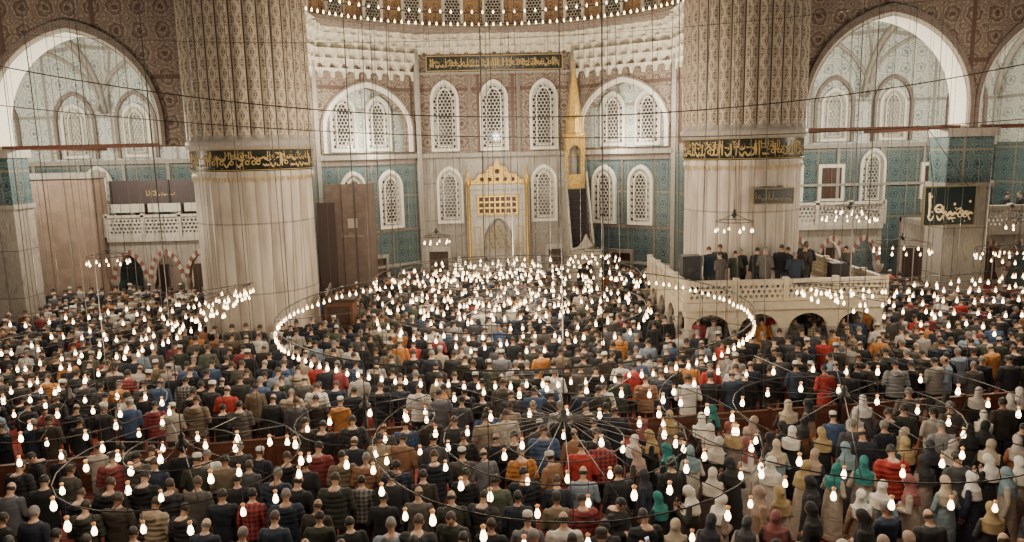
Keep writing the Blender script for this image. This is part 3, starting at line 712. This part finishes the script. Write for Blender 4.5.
# ------------------------------------------------------------------ lamps
def lamp(mb,x,y,z,s=1,wire=.22):
    s*=.74
    prof=[(.001,-.125),(.036,-.115),(.054,-.075),(.050,-.03),(.032,.02),(.02,.055)]
    mb.lathe([(r*s,q*s) for r,q in prof],(x,y,z),7,1)
    mb.lathe([(.021*s,.055*s),(.045*s,.11*s),(.04*s,.12*s),(.012*s,.14*s)],(x,y,z),6,2)
    if wire: mb.box(x-.004,y-.004,z+.12*s,x+.004,y+.004,z+.12*s+wire,0)
def chandelier(name,cx,cy,z,rings,spokes=8,cables=8,sp=.42,ls=1.0,top=22,hub=True,jit=0.03,wire=.22,conv=.9,rr=.016,rj=0):
    mb=MB()
    for R,dz in rings:
        n=max(7,int(2*pi*R/sp)); N=max(24,int(R*12))
        mb.tube([(cx+R*math.cos(2*pi*k/N),cy+R*math.sin(2*pi*k/N),z+dz+wire+.1*ls) for k in range(N)],rr,5,0,closed=True)
        for k in range(n):
            a=2*pi*(k+random.uniform(-.3,.3))/n if rj else 2*pi*(k+random.uniform(-.12,.12))/n; q=R+random.uniform(-rj,rj); lamp(mb,cx+q*math.cos(a),cy+q*math.sin(a),z+dz+random.uniform(-jit,jit),ls*random.uniform(.85,1.12),wire)
    Rm=max(r for r,_ in rings); 
    for k in range(spokes):
        a=2*pi*(k+.3)/spokes; mb.tube([(cx,cy,z+.6),(cx+Rm*math.cos(a),cy+Rm*math.sin(a),z+rings[0][1]+wire+.1*ls)],.009,4,0)
    if hub: 
        mb.lathe([(.02,.78),(.06,.72),(.05,.66),(.11,.6),(.12,.55),(.05,.48),(.02,.42)],(cx,cy,z),12,0)
        mb.tube([(cx,cy,z+.75),(cx,cy,top)],.010,5,3)
    for k in range(cables):
        a=2*pi*(k+.5)/cables; x=cx+Rm*math.cos(a); y=cy+Rm*math.sin(a)
        mb.tube([(x,y,z+wire+.1),(cx+(x-cx)*conv,cy+(y-cy)*conv,top)],.006,4,3)
    return mb.obj(name,[IRON,BULB,GLASSL,CABLE])
chandelier("chandelier",.43,22.8,3.35,[(7.2,0),],8,14,.34,1.0,jit=.03,rr=.022)
chandelier("chandelier",.43,22.9,3.3,[(4.1,.05),(2.9,.0),(1.7,.1),(.7,.1)],8,4,.48,1.0,jit=.15,rj=.2)
chandelier("chandelier",.3,28.3,3.4,[(5.1,0),(4.2,.1),(3.3,0),(2.4,.1),(1.5,.0),(.7,.2)],12,8,.50,1.05,jit=.22,rj=.3)
chandelier("chandelier",-.6,34.8,2.7,[(2.6,0),(1.6,.1)],8,4,.5,1.05,jit=.15,rj=.2)
chandelier("chandelier",1.05,12.3,3.2,[(3.3,.05),(2.1,0),(1.05,-.1)],26,8,.74,1.15,jit=.1,rr=.012)
chandelier("chandelier",-5.4,11.9,3.1,[(1.9,0),(.9,.15)],10,6,.7,1.15,jit=.1,rr=.012)
chandelier("chandelier",-2.6,13.4,3.15,[(1.3,0),],8,3,.7,1.1,rr=.012)
chandelier("chandelier",6.4,13.2,3.15,[(3.4,.1),(2.0,0)],12,8,.74,1.12,jit=.1,rr=.012)
chandelier("chandelier",-8.8,14.6,3.1,[(1.8,0),(.9,0)],8,4,.7,1.05,rr=.012)
chandelier("chandelier",9.0,28.0,5.25,[(.7,0),],6,3,.5,1.0)
chandelier("chandelier",-18.6,35.2,3.6,[(.9,0),],6,3,.45,1.1)
chandelier("chandelier",16.6,34.6,4.9,[(1.2,0),(.6,.3)],6,3,.5,1.0)
chandelier("chandelier",17.0,30.6,3.9,[(1.1,0)],6,3,.5,1.0)
chandelier("chandelier",-3.4,40.2,3.6,[(.7,0)],6,3,.45,1.0)
chandelier("chandelier",4.6,35.2,3.2,[(1.2,0),(.6,.1)],6,3,.45,1.0)
chandelier("chandelier",22.8,31.8,3.3,[(1.6,0),(.8,.1)],6,3,.5,1.0)
chandelier("chandelier",22.0,30.0,4.8,[(.9,0)],6,3,.5,1.0)
def garland(a,ends,ls=1.0,sp=.36):
    mb=MB(); A=Vector(a)
    for e in ends:
        B=Vector(e); L=(B-A).length; pts=[]
        for i in range(21):
            t=i/20; p=A.lerp(B,t); side=Vector((0,0,1)).cross((B-A).normalized()); p=p+side*math.sin(pi*t)*.5*(1 if a[0]>0 else -1)*-1; pts.append(p)
        mb.tube([p+Vector((0,0,.33)) for p in pts],.013,5,0)
        n=int(L/sp)
        for k in range(1,n+1):
            if random.random()<.06: continue
            t=min(19.99,(k+random.uniform(-.3,.3))/n*20); i=max(0,min(19,int(t))); p=pts[i].lerp(pts[i+1],t-i); lamp(mb,p.x+random.uniform(-.15,.15),p.y,p.z+random.uniform(-.14,.14),ls)
        for k in range(0,5):
            p=pts[k*5]; mb.tube([p+Vector((0,0,.33)),p+Vector((0,0,19))],.006,4,3)
    mb.obj("lamp_garland",[IRON,BULB,GLASSL,CABLE])
garland((-9.3,27.6,3.4),[(-10.6,14.6,3.3),(-11.6,15.6,3.3),(-12.8,16.8,3.3),(-14.6,18.6,3.3),(-17.4,22,3.3)],1.0,.36)
garland((10.2,25.2,3.3),[(13.8,19.2,3.3),(15.2,20.8,3.3),(17.5,23,3.3),(19,25.2,3.3),(20.5,27.5,3.3)],1.05,.36)
mb=MB()
for r,z,n in((10.05,15.95,80),(10.05,16.6,54)):
    for x,y in arcpts(r,n): lamp(mb,x,y,z+DZ,1.15,.05)
mb.obj("cornice_lamp_string",[IRON,BULB,GLASSL])
mb=MB()
def swag(p0,p1,sag,r=.02):
    p0=Vector(p0);p1=Vector(p1); mb.tube([p0.lerp(p1,t/40)-Vector((0,0,sag*4*(t/40)*(1-t/40))) for t in range(41)],r,5,0)
swag((-18,20,12.2),(18,20,11.2),2.4,.016); swag((-18,21,10.6),(18,21,9.2),1.1,.013); swag((-18,26,12.8),(18,25,13.4),1.0,.009)
for x,y in((2.4,17),(-.1,19),(5.6,20),(-4.2,17)): mb.tube([(x,y,3.7),(x,y,24)],.018 if x==2.4 else .009,5,0)
for i in range(20):
    x=random.uniform(-15,15); y=random.uniform(14,27); mb.tube([(x,y,3.8),(x*.97,y,22)],.006,4,1)
mb.obj("suspension_cables",[IRON,CABLE])

# ------------------------------------------------------------------ people
def pal(name,cols,mult,rough=.85,plaid=False,vary=True):
    m,nt,b=newmat(name); oi=nt.nodes.new("ShaderNodeObjectInfo")
    fr=M(nt,'FRACT',M(nt,'MULTIPLY',oi.outputs["Random"],mult)); n=len(cols)
    c=ramp(nt,fr,[(i/n,cc) for i,cc in enumerate(cols)],'CONSTANT')
    tc=nt.nodes.new("ShaderNodeTexCoord")
    if plaid:
        s=nt.nodes.new("ShaderNodeSeparateXYZ"); nt.links.new(tc.outputs["Object"],s.inputs[0])
        a=M(nt,'GREATER_THAN',M(nt,'FRACT',M(nt,'MULTIPLY',s.outputs[0],11)),.5); d=M(nt,'GREATER_THAN',M(nt,'FRACT',M(nt,'MULTIPLY',s.outputs[2],11)),.5)
        c=mix(nt,M(nt,'MULTIPLY',M(nt,'ADD',a,d),.45),c,(.02,.02,.025))
    if vary:
        no=nt.nodes.new("ShaderNodeTexNoise"); no.inputs["Scale"].default_value=9; nt.links.new(tc.outputs["Object"],no.inputs["Vector"])
        c=mix(nt,.35,c,ramp(nt,no.outputs["Fac"],[(.3,(.45,.45,.45)),(.7,(1,1,1))]),'MULTIPLY')
    nt.links.new(c,b.inputs["Base Color"]); b.inputs["Roughness"].default_value=rough
    return m
SKIN=pal("skin",[(.46,.28,.19),(.38,.22,.145),(.52,.33,.23),(.30,.165,.105),(.42,.26,.175)],3.7,.5,vary=False)
HAIR=pal("hair",[(.010,.009,.008),(.018,.013,.010),(.035,.021,.014),(.012,.012,.012),(.06,.036,.022),(.16,.15,.14),(.014,.012,.012)],5.3,.6,vary=False)
DK=[(.013,.014,.018),(.018,.023,.038),(.022,.022,.026),(.035,.035,.04),(.011,.014,.023),(.04,.032,.025),(.065,.065,.072),(.016,.017,.02),(.023,.034,.06),(.035,.04,.03),(.09,.08,.07),(.012,.012,.014)]
CL=[(.36,.29,.21),(.38,.035,.028),(.60,.57,.52),(.06,.10,.20),(.45,.18,.045),(.25,.25,.25),(.16,.12,.08),(.08,.095,.065),(.50,.44,.37),(.22,.27,.34),(.26,.13,.07),(.70,.67,.61),(.24,.045,.05),(.34,.31,.28),(.14,.14,.16)]
WM=[(.014,.014,.017),(.06,.035,.035),(.44,.37,.30),(.025,.025,.03),(.30,.19,.125),(.02,.025,.05),(.56,.51,.45),(.014,.014,.016),(.30,.11,.05),(.12,.12,.14),(.26,.20,.17),(.22,.30,.33)]
SCF=[(.68,.62,.54),(.46,.37,.27),(.018,.018,.02),(.02,.17,.16),(.74,.70,.63),(.24,.08,.08),(.36,.26,.12),(.06,.06,.07),(.48,.42,.38),(.025,.025,.04),(.36,.25,.2),(.6,.53,.46),(.18,.26,.30),(.02,.02,.022)]
COATD=pal("coat_dark",DK,1.0); COATC=pal("coat_colour",CL,2.3); PLAID=pal("plaid_shirt",[(.42,.05,.045),(.38,.31,.19),(.12,.17,.28),(.3,.28,.26)],2.9,plaid=True)
TROU=pal("trousers",[(.015,.02,.032),(.018,.018,.018),(.05,.06,.09),(.03,.03,.034),(.09,.08,.06)],7.1)
ROBE=pal("abaya",WM,4.3); SCARF=pal("headscarf",SCF,6.7,.8); CAP=pal("skullcap",[(.66,.63,.56),(.5,.47,.42),(.035,.035,.035),(.6,.57,.5)],8.3)
SOCK=plain("socks",(.05,.05,.055),.9); EYE=plain("eye",(.02,.015,.012),.2); LIP=plain("lips",(.28,.10,.09),.5)
BLUESH=plain("light_blue_shirt",(.24,.36,.50),.85); PHONE=plain("phone_body",(.01,.01,.012),.2); PHS=emis("phone_screen",(.55,.75,1),2.0)

def fingers(mb,w,dirv,up,m,curl=1.0):
    d=Vector(dirv).normalized(); u=Vector(up).normalized(); s=d.cross(u).normalized(); w=Vector(w)
    for k,(off,L) in enumerate(((-.03,.062),(-.010,.075),(.010,.07),(.03,.055))):
        p=w+s*off+d*.045; q=p+d*L*.5-u*.008*curl; r=q+d*L*.35-u*.02*curl; t=r+d*L*.2-u*.022*curl
        mb.tube([p,q,r,t],[.0095,.009,.008,.006],6,m)
    p=w-s*.03; mb.tube([p,p-s*.022+d*.025-u*.01,p-s*.026+d*.05-u*.018],[.012,.011,.008],6,m)
def person(kind,pose,tilt=12,puffy=0.0,hem=.72,hood=False,cap=False,bald=False,top=2,turn=0,name="p"):
    b=MB()
    Hm=Matrix.Translation((0,0,1.50))@Matrix.Rotation(math.radians(turn),4,'Z')@Matrix.Rotation(math.radians(-tilt),4,'X')@Matrix.Translation((0,0,-1.50))
    p=puffy; hands=[]
    female=kind=='f'
    if not female:
        for s in(-1,1):
            b.capsule((s*.095,0,.86),.105,(s*.10,.01,.49),.078); b.capsule((s*.10,.01,.49),.078,(s*.105,-.015,.12),.058)
            b.ell((s*.11,.05,.045),(.048,.125,.045))
        b.loft([(hem-.02,0,0,.17+p,.125+p),(hem,0,0,.19+p,.14+p),(.95,0,0,.185+p,.135+p),(1.1,0,.0,.175+p,.125+p),(1.25,0,-.005,.195+p,.13+p),(1.36,0,-.01,.2+p,.125+p),(1.43,0,-.015,.165+p*.6,.105+p*.6),(1.48,0,-.01,.10,.08),(1.50,0,0,.06,.06)])
    else:
        b.loft([(.02,0,0,.25,.21),(.05,0,0,.27,.23),(.4,0,0,.235,.2),(.8,0,-.005,.215,.18),(1.0,0,-.005,.195,.155),(1.15,0,0,.175,.14),(1.28,0,0,.185,.145),(1.38,0,-.01,.17,.12),(1.45,0,-.01,.10,.085),(1.48,0,0,.06,.06)])
        for s in(-1,1): b.ell((s*.09,.17,.035),(.045,.09,.035))
    sr=.062+p*.7; sx=.185+p*.5 if not female else .16
    def arm(s,el,wr):
        sh=(s*sx,-.01,1.385)
        b.capsule(sh,sr+.008,el,sr*.82,n=10); b.capsule(el,sr*.82,wr,.042+p*.3+(.015 if female else 0),n=10)
    if pose=='fold':
        for s in(-1,1):
            arm(s,(s*(.27+p*.5),-.02,1.10),(s*.09,.165+p*.6,1.07+s*.02)); wr=Vector((s*.09,.165+p*.6,1.07+s*.02))
            hands.append((wr+Vector((-s*.05,.02,0)),(-s,.25,0),(0,-1,0)))
    elif pose=='side':
        for s in(-1,1):
            arm(s,(s*(.25+p*.5),-.03,1.10),(s*(.26+p*.4),.04,.84)); hands.append((Vector((s*(.26+p*.4),.05,.80)),(0,.1,-1),(s,0,0)))
    elif pose=='phone':
        arm(-1,(-.27,.02,1.12),(-.1,.24,1.25)); hands.append((Vector((-.07,.27,1.27)),(.4,.4,.7),(0,-1,.3)))
        arm(1,(.33,.10,1.22),(.27,.27,1.48)); hands.append((Vector((.265,.285,1.52)),(0,.1,1),(0,-1,0)))
    elif pose=='pray':
        for s in(-1,1):
            arm(s,(s*(.25+p*.5),.02,1.10),(s*.11,.25,1.26)); hands.append((Vector((s*.10,.28,1.29)),(-s*.1,.35,1),(0,1,-.3)))
    for h,d,u in hands: b.ell(tuple(h),(.04,.04,.045) if pose!='fold' else (.045,.03,.04),n=10,k=7)
    b.capsule((0,-.005,1.44),.06,(0,.01,1.57),.052)
    b.ell((0,.012,1.645),(.076,.098,.112),0,Hm); b.ell((0,.045,1.585),(.052,.058,.058),0,Hm); b.ell((0,.112,1.628),(.013,.017,.022),0,Hm,8,6)
    if female:
        b.ell((0,-.005,1.65),(.092,.112,.122),0,Hm); b.ell((0,-.085,1.62),(.055,.05,.055),0,Hm)
        b.loft([(1.20,0,-.03,.19,.165),(1.30,0,-.02,.195,.155),(1.40,0,-.02,.175,.135),(1.46,0,-.01,.12,.11),(1.52,0,.0,.085,.09),(1.60,0,0,.08,.09)])
    else:
        if not bald: b.ell((0,-.008,1.665),(.084,.102,.104),0,Hm)
        for s in(-1,1): b.ell((s*.083,.0,1.63),(.012,.02,.032),0,Hm,8,6)
        if cap: b.loft([(1.70,0,-.005,.088,.106),(1.74,0,-.008,.088,.104),(1.775,0,-.01,.07,.085),(1.785,0,-.01,.03,.04)],0,16,Hm)
    if hood: b.ell((0,-.115-p*.5,1.42),(.13,.085,.10)); b.ell((0,-.06,1.47),(.115,.09,.05))
    elif not female: b.loft([(1.42,0,-.005,.10,.09),(1.50,0,-.005,.078,.075),(1.505,0,-.005,.07,.07)])
    ob=b.obj("tmpbody",[SKIN])
    r=ob.modifiers.new("r",'REMESH'); r.mode='VOXEL'; r.voxel_size=.017; r.use_smooth_shade=True
    sm=ob.modifiers.new("s",'SMOOTH'); sm.factor=.5; sm.iterations=3
    dg=bpy.context.evaluated_depsgraph_get(); me=bpy.data.meshes.new_from_object(ob.evaluated_get(dg)); bpy.data.objects.remove(ob)
    inv=Hm.inverted()
    for v in me.vertices:
        if v.co.z<1.45 and v.co.z>.1:
            a=noise.noise(v.co*9+Vector((hem*7,tilt,p*30)))*.008+noise.noise(Vector((v.co.x*6,v.co.y*6,v.co.z*22)))*.007
            if p>.02: a+=.006*math.sin(v.co.z*60)
            v.co+=v.normal*a
    F=MB(); F.v=[tuple(v.co) for v in me.vertices]
    for q in me.polygons:
        c=q.center; l=inv@c; mi=top
        if l.z>1.515 and (Vector((l.x,l.y,l.z))-Vector((0,0,1.64))).length<.2:
            if female:
                mi=0 if ((l.x/.062)**2+((l.z-1.628)/.085)**2<1 and l.y>.05) else 5
            else:
                mi=0
                front=l.y>.055 and l.z<1.70
                low=l.z<1.60-(l.y)*.2
                if not front and not low and not(abs(l.x)>.084 and abs(l.y)<.03 and l.z<1.67): mi=1
                if l.y>.02 and l.z<1.64 and not front: mi=0
                if bald and l.z>1.60 : mi=0 if l.z>1.675 or l.y>0 else 1
                if cap and l.z>1.69: mi=5
        elif female and c.z>1.22 and abs(c.x)<.2 and (c.x**2+(c.y)**2)<.19**2*(1.0+ (1.48-c.z)*2) : mi=5
        elif not female and c.z>1.49: mi=0
        if c.z<hem+.01 and not female: mi=3
        if c.z<.10 and not female: mi=4
        if female and c.z<.08 and c.y>.2: mi=4
        for h,_,_ in hands:
            if (c-h).length<.062: mi=0
        F.f.append(tuple(q.vertices)); F.m.append(mi); F.sm.append(True)
    for h,d,u in hands: fingers(F,h,d,u,0,.6)
    for s in(-1,1): F.ell((s*.03,.095,1.648),(.012,.008,.007),6,Hm,8,6)
    F.ell((0,.103,1.588),(.02,.006,.006),7,Hm,8,6)
    if pose=='phone':
        Mp=Matrix.Translation((.265,.31,1.58))@Matrix.Rotation(math.radians(-15),4,'X'); F.box(-.037,-.005,-.075,.037,.005,.075,8,Mp); F.box(-.034,-.007,-.07,.034,-.005,.07,9,Mp)
    bpy.data.meshes.remove(me)
    return F
def bake(F,name,mats):
    o=F.obj(name,mats); me=o.data; bpy.data.objects.remove(o); return me
def mset(topm,f=False,bot=None): return [SKIN,HAIR,topm,bot or TROU,SOCK,SCARF if f else CAP,EYE,LIP,PHONE,PHS]
def variants(F,name,tops,f=False): return [bake(F,name,mset(t,f)) for t in tops]
A=person('m','fold',18,.02,.68); B=person('m','fold',26,.035,.74,hood=True); Cc=person('m','side',10,.015,.78); Dd=person('m','fold',14,.012,.76,cap=True)
E=person('m','fold',22,.02,.70,bald=True); G=person('m','pray',5,.03,.70,hood=True,turn=15)
W1=person('f','fold',15); W2=person('f','side',8,turn=-25); PH=person('m','phone',14,.012,.78); W3=person('f','pray',20,turn=20)
A_=variants(A,"man_folded",[COATD,COATC]); B_=variants(B,"man_hooded",[COATD,COATC]); C_=variants(Cc,"man_side",[COATD,PLAID]); D_=variants(Dd,"man_cap",[COATD,COATC])
E_=variants(E,"man_bald",[COATD,COATC]); G_=variants(G,"man_open_hands",[COATD]); W1_=variants(W1,"woman_folded",[ROBE,ROBE],True); W2_=variants(W2,"woman_side",[ROBE],True); W3_=variants(W3,"woman_open_hands",[COATD],True)
PH_=bake(PH,"man_phone",mset(BLUESH))
MEN=[(A_[0],19),(A_[1],10),(B_[0],17),(B_[1],6),(C_[0],12),(C_[1],2.5),(D_[0],8),(D_[1],6),(E_[0],7),(E_[1],4),(G_[0],5)]
WOM=[(W1_[0],9),(W2_[0],6),(W3_[0],5)]
rp=random.Random(5)
def pick(l): return rp.choices([a for a,_ in l],[w for _,w in l])[0]
crowd=empty("worshipper_crowd")
cnt=0
def put(me,x,y,z,rot,sc,parent):
    global cnt
    ob=bpy.data.objects.new("worshipper_%d"%cnt,me); cnt+=1; COL.objects.link(ob)
    ob.location=(x,y,z); ob.rotation_euler=(rp.uniform(-.05,.02),0,rot); ob.scale=(sc*rp.uniform(.98,1.12),sc*rp.uniform(.98,1.12),sc); ob.parent=parent
def near_seg(x,y,a,b):
    a=Vector(a);b=Vector(b);p=Vector((x,y)); t=max(0,min(1,(p-a).dot(b-a)/(b-a).length_squared)); q=a+(b-a)*t; return (p-q).length,(p-q).y
def ok(x,y):
    for px in(-10.35,10.55):
        if math.hypot(x-px,y-32)<3.05: return False
    if x<-11 and y>39.2: return False
    if x>20.5 and y>33.3: return False
    if x>12.8 and y>38.0: return False
    if x<-11.2 and abs(x+22.7)<1.4 and 33.5<y<35.8: return False
    if x<-20.8 and y>38.8: return False
    if abs(abs(x)-9.9)<.9 and y>34: return False
    if -9.8<x<-6.4 and y>37.8: return False
    if abs(x-4.45)<1.15 and y>37: return False
    if abs(x)<2.9 and y>42.2: return False
    if abs(x)>4 and y>44-(abs(x)-4.6)*.76-.6 and abs(x)<10: return False
    if -7.9<x<-5.9 and 30.5<y<32.5: return False
    if 6.5<x<14.7:
        if abs(y-26.8)<.45: return False
        if y<33.6 and (abs(x-6.9)<.4 or abs(x-14.3)<.4) and y>26.5: return False
    for a,b in BAR:
        d,s=near_seg(x,y,a,b)
        if d<.42 or (s<0 and d<1.45): return False
    return True
y=9.6; row=0
while y<43.3:
    lim=min(29.2,y*.73+2.5); x=-lim+rp.uniform(0,.5)
    while x<lim:
        xx=x+rp.uniform(-.14,.14); yy=y+rp.uniform(-.28,.28)+.15*math.sin(x*.4+row)
        skip=.05
        if 19<y<22 and 3<x<10: skip=.22
        if ok(xx,yy) and rp.random()>skip:
            wz=(y<19.0 and x>2.2+ (y-12)*.12)
            if wz and rp.random()<.78: me=pick(WOM); sc=rp.uniform(.96,1.07); rot=rp.gauss(0,.8)
            else:
                me=pick(MEN); sc=rp.uniform(1.0,1.12); rot=rp.gauss(0,.16)
                if rp.random()<(.10 if y<20 else .03): rot=rp.uniform(-3,3)
            if abs(xx-2.35)<.5 and abs(yy-11.3)<.6: pass
            else: put(me,xx,yy,0,rot,sc,crowd)
        x+=.60 if y>20 else .66
    y+=1.0; row+=1
put(PH_,2.3,11.3,0,.5,1.1,crowd)
grp=empty("muezzin_group")
for x,yy in((8.2,28.4),(8.7,28.8),(9.15,28.2),(9.6,28.7),(10.05,28.3),(10.5,28.8),(10.9,28.1),(11.35,28.6),(11.8,28.2),(13.7,28.6),(12.15,28.8),(8.45,27.8),(10.1,27.6),(11.2,27.5)):
    put(A_[0] if rp.random()<.7 else (C_[0] if rp.random()<.7 else D_[1]),x,yy,ZF,rp.gauss(0,.7),rp.uniform(.96,1.1),grp)
grp2=empty("gallery_visitors")
for x,yy,z in((25.2,36.2,4.1),(26.0,36.4,4.1),(14.5,39.2,4.2)): put(C_[0],x,yy,z,rp.uniform(-3,3),1,grp2)

# ------------------------------------------------------------------ lights
def pt(name,loc,p,r=.4,c=(1,.84,.62)):
    l=bpy.data.lights.new(name,'POINT'); l.energy=p*1.15; l.shadow_soft_size=r; l.color=c
    o=bpy.data.objects.new(name,l); o.location=loc; COL.objects.link(o)
WC=(1,.91,.72)
for loc,p in (((.4,22.8,5.2),1250),((5,20,4.8),520),((-5,20,4.8),520),((.3,29.2,5.0),1000),((0,36.2,5),420),((1,12.3,5.2),400),((-7,12.5,5.2),380),((7.5,13,5.2),440),
              ((-14,21,5.2),720),((15.5,22.5,5.2),720),((-17,31,5.6),500),((18,30,5.6),520)):
    pt("chandelier_light",loc,p,.8)
for c in(17.8,25.7,-18.7,-26.6): pt("bay_floodlight",(c,36.6,9.4),1600,.25,WC)
for sg in(-1,1):
    pt("exedra_floodlight",(sg*6.6,41.6,8.9),360,.2,WC); pt("squinch_floodlight",(sg*8.0,38.0,10.6),700,.2,WC); pt("side_arch_floodlight",(sg*9.1,37.2,9.6),160,.2,WC)
    pt("gallery_lamp",(sg*17,39.4 if sg>0 else 41.5,3.0),180,.2)
    pt("pier_floodlight",(sg*5.0,29.0,10.2),480,.25); pt("arcade_floodlight",(sg*20,29,11.0),480,.4); pt("gallery_lamp",(sg*15.5,36.0,6.2),100,.3)
pt("gallery_lamp",(26,38,3.0),240,.2)
pt("qibla_floodlight",(0,41.3,9.3),300,.2,WC); pt("dome_cornice_light",(0,36,14.0),560,.4)
pt("mihrab_light",(0,40.0,5.6),80,.3)
w=bpy.data.worlds.new("World"); SC.world=w; w.use_nodes=True
bg=w.node_tree.nodes["Background"]; bg.inputs[0].default_value=(1,.91,.79,1); bg.inputs[1].default_value=.18

cam=bpy.data.cameras.new("camera"); co=bpy.data.objects.new("camera",cam); COL.objects.link(co)
cam.sensor_width=36; cam.sensor_fit='HORIZONTAL'; cam.lens=26.0; cam.clip_end=200
co.matrix_world=Matrix.Translation((0,0,8.4))@Matrix.Rotation(math.radians(-.97),4,'Z')@Matrix.Rotation(math.radians(90-9.2),4,'X')@Matrix.Rotation(math.radians(-1.3),4,'Z')
SC.camera=co
print("people",cnt)
